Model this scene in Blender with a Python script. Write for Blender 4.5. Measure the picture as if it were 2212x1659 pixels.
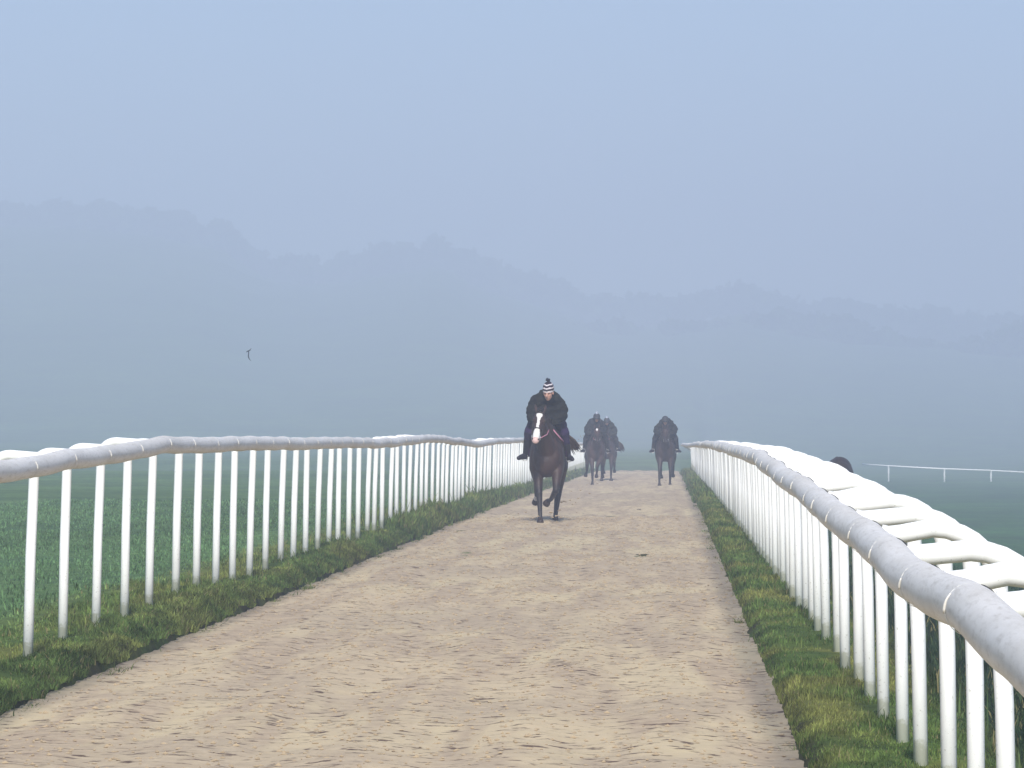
import bpy, math, random
import numpy as np
from mathutils import Vector, Matrix

random.seed(7)
RNG = np.random.default_rng(11)
for o in list(bpy.data.objects):
    bpy.data.objects.remove(o)
scene = bpy.context.scene
COL = scene.collection

# ------------------------------------------------------------------ camera
F = 9430.0                      # focal length in pixels of a 2212 px wide picture
CAMZ = 1.42
VPX, VPY = 1443.0, 934.0        # vanishing point of the straight track
cam_data = bpy.data.cameras.new("camera")
cam = bpy.data.objects.new("camera", cam_data)
COL.objects.link(cam)
cam_data.sensor_width = 36.0
cam_data.lens = F / 2212.0 * 36.0
cam_data.clip_start = 0.5
cam_data.clip_end = 4000.0
cam.location = (0, 0, CAMZ)
cam.rotation_euler = (math.radians(90) + math.atan((VPY - 829.5) / F), 0, math.atan((VPX - 1106.0) / F))
scene.camera = cam

# ------------------------------------------------------------------ light
SUN_ELEV, SUN_LEFT = math.radians(38), math.radians(-1.5)   # sun behind the camera, a little to its left
world = bpy.data.worlds.new("World")
scene.world = world
world.use_nodes = True
wn = world.node_tree
wn.nodes.clear()
sky = wn.nodes.new("ShaderNodeTexSky")
sky.sky_type = 'NISHITA'
sky.sun_disc = False
sky.sun_elevation = SUN_ELEV
sky.sun_rotation = math.pi + SUN_LEFT
sky.air_density = 1.0
sky.dust_density = 0.4
sky.ozone_density = 6.0
bg = wn.nodes.new("ShaderNodeBackground")
bg.inputs["Strength"].default_value = 0.10
wo = wn.nodes.new("ShaderNodeOutputWorld")
wn.links.new(sky.outputs[0], bg.inputs[0])
wn.links.new(bg.outputs[0], wo.inputs[0])
sd = bpy.data.lights.new("sun", 'SUN')
sd.energy = 4.9
sd.angle = math.radians(8)   # the mist softens the sun
sd.color = (1.0, 0.955, 0.89)
sun = bpy.data.objects.new("sun", sd)
COL.objects.link(sun)
to_sun = Vector((-math.sin(SUN_LEFT) * math.cos(SUN_ELEV), -math.cos(SUN_LEFT) * math.cos(SUN_ELEV), math.sin(SUN_ELEV)))
sun.rotation_euler = to_sun.to_track_quat('Z', 'Y').to_euler()

scene.view_settings.view_transform = 'Standard'
scene.view_settings.look = 'None'
scene.view_settings.exposure = 0.35
scene.view_settings.gamma = 1.0
scene.render.engine = 'CYCLES'
scene.cycles.use_denoising = True
scene.cycles.max_bounces = 6
scene.cycles.volume_bounces = 1
scene.cycles.transparent_max_bounces = 8

# ------------------------------------------------------------------ helpers
def tag(o, label=None, cat=None, group=None, kind=None):
    if label: o["label"] = label
    if cat: o["category"] = cat
    if group: o["group"] = group
    if kind: o["kind"] = kind
    return o

def link(o, parent=None):
    COL.objects.link(o)
    if parent is not None:
        o.parent = parent
    return o

def empty(name, loc=(0, 0, 0), rz=0.0):
    o = bpy.data.objects.new(name, None)
    o.empty_display_size = 0.2
    o.location = loc
    o.rotation_euler = (0, 0, rz)
    return link(o)

def np_mesh(name, V, Fc, mats, parent=None, smooth=True, col=None, matidx=None):
    V = np.asarray(V, dtype=np.float32)
    Fc = np.asarray(Fc, dtype=np.int32)
    me = bpy.data.meshes.new(name)
    n, k = Fc.shape
    me.vertices.add(len(V)); me.vertices.foreach_set("co", V.ravel())
    me.loops.add(n * k); me.loops.foreach_set("vertex_index", Fc.ravel())
    me.polygons.add(n)
    me.polygons.foreach_set("loop_start", np.arange(0, n * k, k, dtype=np.int32))
    me.polygons.foreach_set("loop_total", np.full(n, k, dtype=np.int32))
    me.polygons.foreach_set("use_smooth", np.full(n, smooth, dtype=bool))
    if matidx is not None:
        me.polygons.foreach_set("material_index", np.asarray(matidx, dtype=np.int32))
    me.update(calc_edges=True)
    me.validate()
    if col is not None:
        a = me.color_attributes.new("Col", 'FLOAT_COLOR', 'POINT')
        c4 = np.ones((len(V), 4), dtype=np.float32); c4[:, :3] = col
        a.data.foreach_set("color", c4.ravel())
    for m in (mats if isinstance(mats, (list, tuple)) else [mats]):
        me.materials.append(m)
    return link(bpy.data.objects.new(name, me), parent)

class MB:
    """collects shapes into one mesh"""
    def __init__(s): s.v = []; s.f = []
    def add(s, V, Fc):
        b = len(s.v); s.v += [tuple(p) for p in V]; s.f += [tuple(i + b for i in f) for f in Fc]
        return s
    def tube(s, pts, rad, seg=12, caps=True, squash=None):
        pts = [Vector(p) for p in pts]; n = len(pts)
        if not hasattr(rad, '__len__'): rad = [rad] * n
        V, Fc = [], []
        t0 = (pts[1] - pts[0]).normalized()
        up = Vector((0, 0, 1)) if abs(t0.z) < 0.9 else Vector((0, 1, 0))
        u = t0.cross(up).normalized()
        for i in range(n):
            a = pts[max(0, i - 1)]; b = pts[min(n - 1, i + 1)]
            t = (b - a).normalized()
            u = (u - t * u.dot(t)).normalized(); w = t.cross(u)
            for k in range(seg):
                an = 2 * math.pi * k / seg
                V.append(pts[i] + u * (math.cos(an) * rad[i]) + w * (math.sin(an) * rad[i] * (squash or 1.0)))
        for i in range(n - 1):
            for k in range(seg):
                k2 = (k + 1) % seg
                Fc.append((i * seg + k, i * seg + k2, (i + 1) * seg + k2, (i + 1) * seg + k))
        if caps:
            Fc.append(tuple(range(seg))[::-1]); Fc.append(tuple((n - 1) * seg + k for k in range(seg)))
        return s.add(V, Fc)
    def ell(s, c, r, rot=None, nu=18, nv=12):
        c = Vector(c); V, Fc = [], []
        M = rot if rot is not None else Matrix.Identity(3)
        for j in range(1, nv):
            th = math.pi * j / nv
            for i in range(nu):
                ph = 2 * math.pi * i / nu
                V.append(c + M @ Vector((r[0] * math.sin(th) * math.cos(ph), r[1] * math.sin(th) * math.sin(ph), r[2] * math.cos(th))))
        top = len(V); V.append(c + M @ Vector((0, 0, r[2]))); bot = len(V); V.append(c + M @ Vector((0, 0, -r[2])))
        for j in range(nv - 2):
            for i in range(nu):
                i2 = (i + 1) % nu
                Fc.append((j * nu + i, (j + 1) * nu + i, (j + 1) * nu + i2, j * nu + i2))
        for i in range(nu):
            i2 = (i + 1) % nu
            Fc.append((top, i, i2)); Fc.append((bot, (nv - 2) * nu + i2, (nv - 2) * nu + i))
        return s.add(V, Fc)
    def cap(s, p, q, r1, r2, seg=14):
        """tapered capsule"""
        p, q = Vector(p), Vector(q); t = (q - p)
        L = t.length
        if L < 1e-6: return s.ell(p, (r1, r1, r1))
        t /= L
        pts, rad = [], []
        for k in range(5):
            a = math.pi / 2 * (1 - k / 4.0); pts.append(p - t * (r1 * math.sin(a))); rad.append(max(1e-4, r1 * math.cos(a)))
        for k in range(5):
            a = math.pi / 2 * (k / 4.0); pts.append(q + t * (r2 * math.sin(a))); rad.append(max(1e-4, r2 * math.cos(a)))
        return s.tube(pts, rad, seg)
    def chain(s, pts, rads, seg=14):
        for i in range(len(pts) - 1): s.cap(pts[i], pts[i + 1], rads[i], rads[i + 1], seg)
        return s
    def mesh(s, name, mats, smooth=True):
        me = bpy.data.meshes.new(name)
        me.from_pydata(s.v, [], s.f)
        me.update()
        if smooth: me.polygons.foreach_set("use_smooth", [True] * len(me.polygons))
        for m in (mats if isinstance(mats, (list, tuple)) else [mats]): me.materials.append(m)
        return me
    def build(s, name, mats, parent=None, smooth=True):
        return link(bpy.data.objects.new(name, s.mesh(name, mats, smooth)), parent)
    def fused(s, name, mats, parent=None, voxel=0.014, it=4, colfn=None, wrinkle=0.0):
        """one continuous skin over all the shapes collected"""
        me = s.mesh(name, mats)
        o = link(bpy.data.objects.new(name, me), parent)
        m = o.modifiers.new("r", 'REMESH'); m.mode = 'VOXEL'; m.voxel_size = voxel; m.use_smooth_shade = True
        m2 = o.modifiers.new("s", 'SMOOTH'); m2.factor = 0.5; m2.iterations = it
        dg = bpy.context.evaluated_depsgraph_get(); dg.update()
        nm = bpy.data.meshes.new_from_object(o.evaluated_get(dg), depsgraph=dg)
        o.modifiers.clear(); o.data = nm; nm.name = name
        bpy.data.meshes.remove(me)
        if not len(nm.materials):
            for mm in (mats if isinstance(mats, (list, tuple)) else [mats]): nm.materials.append(mm)
        nm.polygons.foreach_set("use_smooth", [True] * len(nm.polygons))
        if wrinkle:
            n = len(nm.vertices); co = np.zeros(n * 3); nm.vertices.foreach_get("co", co); co = co.reshape(-1, 3)
            nr = np.zeros(n * 3); nm.vertices.foreach_get("normal", nr); nr = nr.reshape(-1, 3)
            w = fbm(co[:, 0] * 7 + co[:, 2] * 11, co[:, 2] * 16 + co[:, 1] * 6 - co[:, 0] * 5, 13, 3) - 0.5
            co = co + nr * (w * wrinkle)[:, None]; nm.vertices.foreach_set("co", co.ravel()); nm.update()
        if colfn is not None:
            n = len(nm.vertices); co = np.zeros(n * 3); nm.vertices.foreach_get("co", co); co = co.reshape(-1, 3)
            c = np.ones((n, 4), dtype=np.float32); c[:, :3] = colfn(co)
            a = nm.color_attributes.new("Col", 'FLOAT_COLOR', 'POINT'); a.data.foreach_set("color", c.ravel())
        return o

def hash2(ix, iy, seed):
    h = (ix.astype(np.int64) * 374761393 + iy.astype(np.int64) * 668265263 + seed * 1442695041) & 0xffffffff
    h = ((h ^ (h >> 13)) * 1274126177) & 0xffffffff
    h = (h ^ (h >> 16)) & 0xffff
    return h / 65535.0
def vnoise(x, y, seed=0):
    x = np.asarray(x, float); y = np.asarray(y, float)
    ix = np.floor(x); iy = np.floor(y); fx = x - ix; fy = y - iy
    fx = fx * fx * (3 - 2 * fx); fy = fy * fy * (3 - 2 * fy)
    a = hash2(ix, iy, seed); b = hash2(ix + 1, iy, seed); c = hash2(ix, iy + 1, seed); d = hash2(ix + 1, iy + 1, seed)
    return (a + (b - a) * fx) * (1 - fy) + (c + (d - c) * fx) * fy
def fbm(x, y, seed=0, oct=3):
    t = 0; a = 1; s = 0
    for k in range(oct):
        t = t + a * vnoise(x * 2 ** k, y * 2 ** k, seed + k); s += a; a *= 0.5
    return t / s
def sstep(a, b, x):
    t = np.clip((np.asarray(x, float) - a) / (b - a), 0, 1); return t * t * (3 - 2 * t)

# ------------------------------------------------------------------ materials
def mat(name, color=(0.5, 0.5, 0.5), rough=0.7, spec=0.3):
    m = bpy.data.materials.new(name); m.use_nodes = True
    b = m.node_tree.nodes["Principled BSDF"]
    b.inputs["Base Color"].default_value = (*color, 1)
    b.inputs["Roughness"].default_value = rough
    b.inputs["Specular IOR Level"].default_value = spec
    return m, m.node_tree, b
def noise_node(nt, scale, detail=4, rough=0.6, mapping=None, coord="Object"):
    tc = nt.nodes.new("ShaderNodeTexCoord"); n = nt.nodes.new("ShaderNodeTexNoise")
    n.inputs["Scale"].default_value = scale; n.inputs["Detail"].default_value = detail; n.inputs["Roughness"].default_value = rough
    if mapping:
        mp = nt.nodes.new("ShaderNodeMapping"); mp.inputs["Scale"].default_value = mapping
        nt.links.new(tc.outputs[coord], mp.inputs[0]); nt.links.new(mp.outputs[0], n.inputs["Vector"])
    else:
        nt.links.new(tc.outputs[coord], n.inputs["Vector"])
    return n
def ramp(nt, src, stops):
    r = nt.nodes.new("ShaderNodeValToRGB")
    while len(r.color_ramp.elements) < len(stops): r.color_ramp.elements.new(0.5)
    for e, (p, c) in zip(r.color_ramp.elements, stops):
        e.position = p; e.color = (*c, 1) if len(c) == 3 else c
    nt.links.new(src, r.inputs[0]); return r
def mixc(nt, fac, a, b, mode='MIX'):
    m = nt.nodes.new("ShaderNodeMix"); m.data_type = 'RGBA'; m.blend_type = mode
    if isinstance(fac, (int, float)): m.inputs[0].default_value = fac
    else: nt.links.new(fac, m.inputs[0])
    for s, k in ((a, 6), (b, 7)):
        if isinstance(s, tuple): m.inputs[k].default_value = (*s, 1)
        else: nt.links.new(s, m.inputs[k])
    return m.outputs[2]
def bump(nt, b, h, strength=0.4, dist=0.01):
    bp = nt.nodes.new("ShaderNodeBump"); bp.inputs["Strength"].default_value = strength; bp.inputs["Distance"].default_value = dist
    nt.links.new(h, bp.inputs["Height"]); nt.links.new(bp.outputs[0], b.inputs["Normal"])
def attr_mat(name, rough=0.7, spec=0.3, translucent=0.0, sheen=0.0, bumpscale=None):
    m, nt, b = mat(name, rough=rough, spec=spec)
    a = nt.nodes.new("ShaderNodeVertexColor"); a.layer_name = "Col"
    nt.links.new(a.outputs[0], b.inputs["Base Color"])
    if bumpscale:
        n = noise_node(nt, bumpscale, 4, 0.6); bump(nt, b, n.outputs[0], 0.5, 0.01)
    if sheen: b.inputs["Sheen Weight"].default_value = sheen
    if translucent:
        tr = nt.nodes.new("ShaderNodeBsdfTranslucent"); nt.links.new(a.outputs[0], tr.inputs[0])
        mx = nt.nodes.new("ShaderNodeMixShader"); mx.inputs[0].default_value = translucent
        out = nt.nodes["Material Output"]
        nt.links.new(b.outputs[0], mx.inputs[1]); nt.links.new(tr.outputs[0], mx.inputs[2]); nt.links.new(mx.outputs[0], out.inputs[0])
    return m

# white plastic of posts
M_POST, nt, b = mat("white_plastic", rough=0.42, spec=0.4)
n1 = noise_node(nt, 9, 5, 0.6, (1, 1, 0.25)); n2 = noise_node(nt, 70, 3, 0.6)
c = mixc(nt, ramp(nt, n1.outputs[0], [(0.45, (0, 0, 0)), (0.8, (1, 1, 1))]).outputs[0], (0.90, 0.90, 0.87), (0.78, 0.79, 0.75))
c = mixc(nt, ramp(nt, n2.outputs[0], [(0.62, (0, 0, 0)), (0.72, (1, 1, 1))]).outputs[0], c, (0.60, 0.60, 0.55))
tcz = nt.nodes.new("ShaderNodeTexCoord"); sx_ = nt.nodes.new("ShaderNodeSeparateXYZ"); nt.links.new(tcz.outputs["Object"], sx_.inputs[0])
n5 = noise_node(nt, 22, 4, 0.7); ad = nt.nodes.new("ShaderNodeMath"); ad.operation = 'MULTIPLY_ADD'; ad.inputs[1].default_value = -0.16
nt.links.new(n5.outputs[0], ad.inputs[0]); nt.links.new(sx_.outputs[2], ad.inputs[2])
dirt = ramp(nt, ad.outputs[0], [(0.0, (0.75, 0.75, 0.75)), (0.03, (0, 0, 0))])     # mud splash and algae on the lowest hand's breadth of each post
c = mixc(nt, dirt.outputs[0], c, (0.50, 0.51, 0.38))
nt.links.new(c, b.inputs["Base Color"]); bump(nt, b, n2.outputs[0], 0.08, 0.004)
# weathered rail
M_RAIL, nt, b = mat("weathered_rail", rough=0.5, spec=0.45)
n1 = noise_node(nt, 6, 6, 0.7, (1, 0.16, 1)); n2 = noise_node(nt, 60, 5, 0.7, (1, 0.13, 1)); n3 = noise_node(nt, 22, 4, 0.7, (1, 0.12, 0.5))
c = mixc(nt, ramp(nt, n1.outputs[0], [(0.35, (0, 0, 0)), (0.7, (1, 1, 1))]).outputs[0], (0.67, 0.63, 0.57), (0.84, 0.81, 0.77))
c = mixc(nt, ramp(nt, n2.outputs[0], [(0.5, (0, 0, 0)), (0.78, (1, 1, 1))]).outputs[0], c, (0.52, 0.48, 0.42))
c = mixc(nt, ramp(nt, n3.outputs[0], [(0.68, (0, 0, 0)), (0.74, (1, 1, 1))]).outputs[0], c, (0.80, 0.78, 0.74))
nt.links.new(c, b.inputs["Base Color"]); bump(nt, b, n2.outputs[0], 0.08, 0.003)
M_PLAIN, nt, b = mat("plain_white_plastic", (0.88, 0.88, 0.86), 0.45)
M_JOINT, nt, b = mat("pale_sealant", (0.78, 0.76, 0.70), 0.6)
M_DARKGAP, nt, b = mat("dark_joint_gap", (0.03, 0.03, 0.035), 0.7)  # dark line marking the gap at each rail joint
# sand
M_TRACK, nt, b = mat("fibre_sand", rough=0.95, spec=0.1)
nA = noise_node(nt, 0.35, 4, 0.55, (1, 0.35, 1)); nB = noise_node(nt, 7.0, 5, 0.7); nC = noise_node(nt, 15.0, 4, 0.6, (0.5, 0.8, 1)); nD = noise_node(nt, 60, 3, 0.6)
nE = noise_node(nt, 1.3, 3, 0.6, (0.25, 0.16, 1))
nF = noise_node(nt, 2.2, 3, 0.6, (1, 0.10, 1))
base = mixc(nt, ramp(nt, nA.outputs[0], [(0.38, (0, 0, 0)), (0.62, (1, 1, 1))]).outputs[0], (0.52, 0.41, 0.268), (0.55, 0.455, 0.282))
base = mixc(nt, ramp(nt, nF.outputs[0], [(0.44, (0, 0, 0)), (0.58, (1, 1, 1))]).outputs[0], base, (0.39, 0.30, 0.21))
base = mixc(nt, ramp(nt, nE.outputs[0], [(0.48, (0, 0, 0)), (0.62, (0.8, 0.8, 0.8))]).outputs[0], base, (0.38, 0.30, 0.215))
base = mixc(nt, ramp(nt, nB.outputs[0], [(0.38, (0, 0, 0)), (0.72, (0.75, 0.75, 0.75))]).outputs[0], base, (0.56, 0.455, 0.31))
base = mixc(nt, ramp(nt, nC.outputs[0], [(0.57, (0, 0, 0)), (0.635, (0.95, 0.9, 0.9))]).outputs[0], base, (0.10, 0.065, 0.05))  # dark flecks: darker fibres plus painted shade of the crevices between clods
base = mixc(nt, ramp(nt, nD.outputs[0], [(0.66, (0, 0, 0)), (0.72, (0.7, 0.7, 0.7))]).outputs[0], base, (0.14, 0.10, 0.08))
nt.links.new(base, b.inputs["Base Color"]); bump(nt, b, nC.outputs[0], 0.5, 0.015)
# grass ground
M_FIELD, nt, b = mat("turf", rough=0.95, spec=0.1)
a = nt.nodes.new("ShaderNodeVertexColor"); a.layer_name = "Col"
nB = noise_node(nt, 5, 5, 0.7); nC = noise_node(nt, 0.5, 5, 0.6, (1, 0.4, 1)); nG = noise_node(nt, 0.035, 4, 0.6)
g = mixc(nt, ramp(nt, nB.outputs[0], [(0.35, (0, 0, 0)), (0.7, (1, 1, 1))]).outputs[0], (0.62, 0.62, 0.62), (1.35, 1.3, 1.2))
g2 = mixc(nt, ramp(nt, nC.outputs[0], [(0.35, (0, 0, 0)), (0.7, (1, 1, 1))]).outputs[0], (0.72, 0.78, 0.8), (1.2, 1.15, 1.0))
g3 = mixc(nt, ramp(nt, nG.outputs[0], [(0.35, (0, 0, 0)), (0.7, (1, 1, 1))]).outputs[0], (0.8, 0.8, 0.85), (1.15, 1.12, 1.0))
c = mixc(nt, 1.0, a.outputs[0], g, 'MULTIPLY'); c = mixc(nt, 1.0, c, g2, 'MULTIPLY'); c = mixc(nt, 1.0, c, g3, 'MULTIPLY')
nt.links.new(c, b.inputs["Base Color"]); bump(nt, b, nB.outputs[0], 0.7, 0.05)
M_GRASS = attr_mat("grass_blades", 0.75, 0.15, 0.3)
M_LEAF = attr_mat("distant_leaves", 0.9, 0.1, 0.2)
M_COAT = attr_mat("horse_coat", 0.5, 0.35, bumpscale=60)
M_CLOTH = attr_mat("cloth", 0.9, 0.1, bumpscale=35)
M_SKIN, nt, b = mat("skin", (0.50, 0.27, 0.20), 0.55)
M_HAIR, nt, b = mat("black_mane_hair", (0.018, 0.013, 0.012), 0.6)
M_TAIL, nt, b = mat("brown_tail_hair", (0.05, 0.032, 0.022), 0.6)
M_LEATHER, nt, b = mat("dark_leather", (0.03, 0.018, 0.014), 0.5)
M_STEEL, nt, b = mat("steel", (0.5, 0.5, 0.5), 0.35); b.inputs["Metallic"].default_value = 0.9
M_EYE, nt, b = mat("dark_eye", (0.01, 0.008, 0.006), 0.15, 0.5)
M_PINK, nt, b = mat("pink_webbing", (0.46, 0.20, 0.28), 0.7)
M_PURPLE, nt, b = mat("purple_cloth", (0.055, 0.014, 0.07), 0.85)
M_BIRD, nt, b = mat("blue_black_feathers", (0.012, 0.018, 0.035), 0.5)
M_TWIG, nt, b = mat("twig_bark", (0.07, 0.05, 0.04), 0.9)
M_CLOD, nt, b = mat("loose_sand_clods", rough=0.95, spec=0.1)
nn = noise_node(nt, 3.0, 3, 0.6)
nt.links.new(mixc(nt, nn.outputs[0], (0.30, 0.225, 0.15), (0.44, 0.35, 0.225)), b.inputs["Base Color"])

# ------------------------------------------------------------------ terrain functions
def bend(d):
    return np.maximum(0.0, np.minimum(np.asarray(d, float), 262.0) - 190.0) ** 2 / (2 * 215.0)
def base_z(d):
    return np.interp(d, [0, 78, 105, 130, 160, 196, 222, 240, 320, 600, 2000], [0, 0, -0.07, -0.16, -0.22, -0.33, -1.1, -1.9, -2.8, -3.2, -3.2])
TL, TR = -3.36, 0.59           # track edges
# height of the left verge along its length
LV_S = [366, 347, 328, 310, 295, 282, 269, 258, 239, 230, 222, 210, 202, 195, 185, 174, 166, 162, 150, 140, 127, 116, 108, 98, 83, 60]
LV_Z = [.04, .06, .08, .10, .13, .13, .12, .05, .05, .08, .10, .08, .07, .12, .05, .10, .06, .12, .13, .17, .06, .11, .13, .08, .03, .02]
LV_D = [F / s for s in LV_S]
def skyline_y(px):
    return np.interp(px, [-900, -300, 0, 180, 330, 480, 540, 700, 800, 960, 1020, 1130, 1300, 1450, 1600, 1800, 2000, 2212, 2700, 3500],
                     [430, 410, 430, 432, 450, 478, 540, 555, 535, 512, 555, 585, 640, 640, 612, 652, 665, 690, 690, 700])
HD = 1330.0
def hill_top(X):
    return CAMZ + (VPY - (skyline_y(VPX + np.asarray(X, float) * F / HD) + 75)) / F * HD
def ground_z(X, d, micro=True):
    X = np.asarray(X, float); d = np.asarray(d, float)
    u = X - bend(d)
    z = base_z(d)
    lv = np.interp(d, LV_D, LV_Z)
    z = z + np.where(u < TL, 0.03 + (lv) * sstep(TL, TL - 0.25, u) , 0)
    z = z - np.where(u < -4.1, (lv * 0.9) * sstep(-4.1, -6.5, u), 0)
    z = z + np.where(u > TR, 0.05 * sstep(TR, TR + 0.12, u), 0)
    z = z - np.where(u > 1.2, np.interp(u, [1.2, 2.5, 4, 8, 14, 30, 400], [0, .38, .72, 1.6, 2.5, 2.7, 3.0]) * (1 - 0.6 * sstep(250, 500, d)), 0)
    z = z + np.where(u < -4.5, (-0.35 - base_z(d)) * sstep(-4.5, -9, u) * sstep(190, 260, d), 0)
    z = z + np.where(X - 0.2 * bend(d) > 5, (-2.45 - z) * sstep(5, 12, X - 0.2 * bend(d)) * sstep(110, 190, d), 0)
    z = z + np.where((u > TR) & (u < 1.6), 0.07 * (fbm(d * 1.9, u * 4.0, 16, 3) - 0.5) * sstep(TR, TR + .15, u), 0)
    z = z + np.where((u < TL) & (u > -4.6), 0.15 * (fbm(d * 1.9, u * 4.0, 15, 3) - 0.42), 0)
    inside = (u > TL) & (u < TR)
    z = z + np.where(inside, -0.05, 0)
    if micro:
        z = z + np.where(inside, 0, 0.05 * (fbm(X * 2.2, d * 1.1, 5, 3) - 0.5) + 0.10 * sstep(4.5, 9, np.abs(u)) * (fbm(X * 0.35, d * 0.12, 9, 3) - 0.5))
    rise = sstep(480, HD, d)
    z = z * (1 - rise) + rise * hill_top(X * HD / np.maximum(d, 300)) * (1 - 0.3 * sstep(HD, 1640, d))
    return z

# ------------------------------------------------------------------ ground sheet
xs = np.unique(np.concatenate([np.linspace(-4.6, -3.0, 28), np.linspace(0.3, 2.6, 36), np.linspace(-3, .3, 6), np.linspace(-12, -4.6, 40),
     np.linspace(2.6, 16, 50), -np.geomspace(12, 600, 45), np.geomspace(16, 600, 40)]))
ds = np.unique(np.concatenate([np.linspace(-40, 8, 10), np.arange(8, 60, 0.22), np.arange(60, 180, 0.7), np.arange(180, 420, 3.0), np.linspace(420, 1640, 90)]))
XX, DD = np.meshgrid(xs, ds)
XX = XX + bend(DD) * (1 - sstep(16, 120, np.abs(XX)))
ZZ = ground_z(XX, DD)
U = XX - bend(DD)
nx, nd = len(xs), len(ds)
idx = np.arange(nx * nd).reshape(nd, nx)
Fq = np.stack([idx[:-1, :-1], idx[:-1, 1:], idx[1:, 1:], idx[1:, :-1]], -1).reshape(-1, 4)
def grass_color(X, d):
    """turf colour: lighter dry strip by the fences, darker sward close by on the right"""
    u = X - bend(d)
    n = fbm(X * 2.6, d * 0.8, 31, 3)[..., None]; n2 = fbm(X * 0.4, d * 0.2, 41, 2)[..., None]
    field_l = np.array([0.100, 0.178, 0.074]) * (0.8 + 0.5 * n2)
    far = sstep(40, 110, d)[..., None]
    field_r = (np.array([0.020, 0.042, 0.020]) * (1 - far) + np.array([0.045, 0.125, 0.035]) * far) * (0.6 + 0.8 * n2)  # right sward: very dark green close by, brighter green with distance
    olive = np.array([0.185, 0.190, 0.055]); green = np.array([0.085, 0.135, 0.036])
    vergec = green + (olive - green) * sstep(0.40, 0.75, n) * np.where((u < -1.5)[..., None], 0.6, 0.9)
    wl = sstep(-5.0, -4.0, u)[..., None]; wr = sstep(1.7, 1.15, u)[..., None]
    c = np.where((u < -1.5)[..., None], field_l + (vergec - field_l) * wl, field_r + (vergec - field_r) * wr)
    fm = sstep(240, 420, d)[..., None]
    return c * (1 - fm) + field_l * fm
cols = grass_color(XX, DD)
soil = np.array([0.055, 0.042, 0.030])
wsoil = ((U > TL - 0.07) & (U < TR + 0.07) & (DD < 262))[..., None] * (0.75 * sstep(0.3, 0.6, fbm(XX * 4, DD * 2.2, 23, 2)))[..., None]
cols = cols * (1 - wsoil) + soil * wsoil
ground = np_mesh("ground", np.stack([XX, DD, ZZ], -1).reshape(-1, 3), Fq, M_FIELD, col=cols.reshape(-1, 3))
tag(ground, "rolling green turf either side of the gallop", "ground", kind="structure")

# ------------------------------------------------------------------ track
txs = np.linspace(TL - 0.03, TR + 0.03, 110)
tds = np.concatenate([np.linspace(-35, 12, 20), np.arange(12.2, 40, 0.055), np.arange(40, 85, 0.16), np.arange(85, 262, 1.0)])
TX, TD = np.meshgrid(txs, tds)
def track_h(X, d):
    rip = 0.024 * (fbm(X * 9, d * 5.5, 3, 3) - 0.5) + 0.03 * (fbm(X * 1.6, d * 0.8, 8, 2) - 0.5)
    lane = 0.012 * np.sin(X * 9 + 2 * vnoise(X, d * 0.15, 4))
    swell = 0.035 * np.sin(d * 0.55 + 1.5 * vnoise(X * 0.3, d * 0.1, 2)) * sstep(30, 50, d)
    e = np.minimum(X - TL, TR - X); edge = sstep(0.0, 0.3, e)
    return rip + lane + swell * edge - 0.02 * (1 - edge)
wig = 0.10 * (fbm(TD * 0.9, TX * 0 + 1, 77, 3) - 0.5)
edgew = np.where(TX < -2.9, 1, 0) * wig + np.where(TX > 0.3, 1, 0) * 0.10 * (fbm(TD * 0.8, TX * 0 + 9, 78, 3) - 0.5)
TZ = base_z(TD) + track_h(TX, TD)
tidx = np.arange(TX.size).reshape(TX.shape)
Ft = np.stack([tidx[:-1, :-1], tidx[:-1, 1:], tidx[1:, 1:], tidx[1:, :-1]], -1).reshape(-1, 4)
track = np_mesh("track", np.stack([TX + edgew + bend(TD), TD, TZ], -1).reshape(-1, 3), Ft, M_TRACK)
tag(track, "beige all-weather sand track between the two white running rails", "track", kind="structure")

# loose clods lying on the sand
def clods(name, P, R):
    base = np.array([[1, 0, 0], [0, 1, 0], [-1, 0, 0], [0, -1, 0], [0, 0, .8], [0, 0, -.6]], float)
    f = np.array([[0, 1, 4], [1, 2, 4], [2, 3, 4], [3, 0, 4], [1, 0, 5], [2, 1, 5], [3, 2, 5], [0, 3, 5]])
    n = len(P)
    V = base[None] * R[:, None, None] * RNG.uniform(0.55, 1.4, (n, 6, 3))
    V[..., 0] *= 1.3
    V = V + P[:, None, :]
    Fc = f[None] + (np.arange(n) * 6)[:, None, None]
    return np_mesh(name, V.reshape(-1, 3), Fc.reshape(-1, 3), M_CLOD, smooth=False)
n = 9000
cd = 13 + 60 * RNG.random(n) ** 1.6; cx = RNG.uniform(TL + 0.02, TR - 0.02, n)
cP = np.stack([cx, cd, track_h(cx, cd) + 0.002], -1)
o = clods("sand_clods", cP, RNG.uniform(0.003, 0.010, n) * (1 + cd / 90))
tag(o, "small loose clods scattered over the sand track", "clods", kind="stuff")

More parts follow.
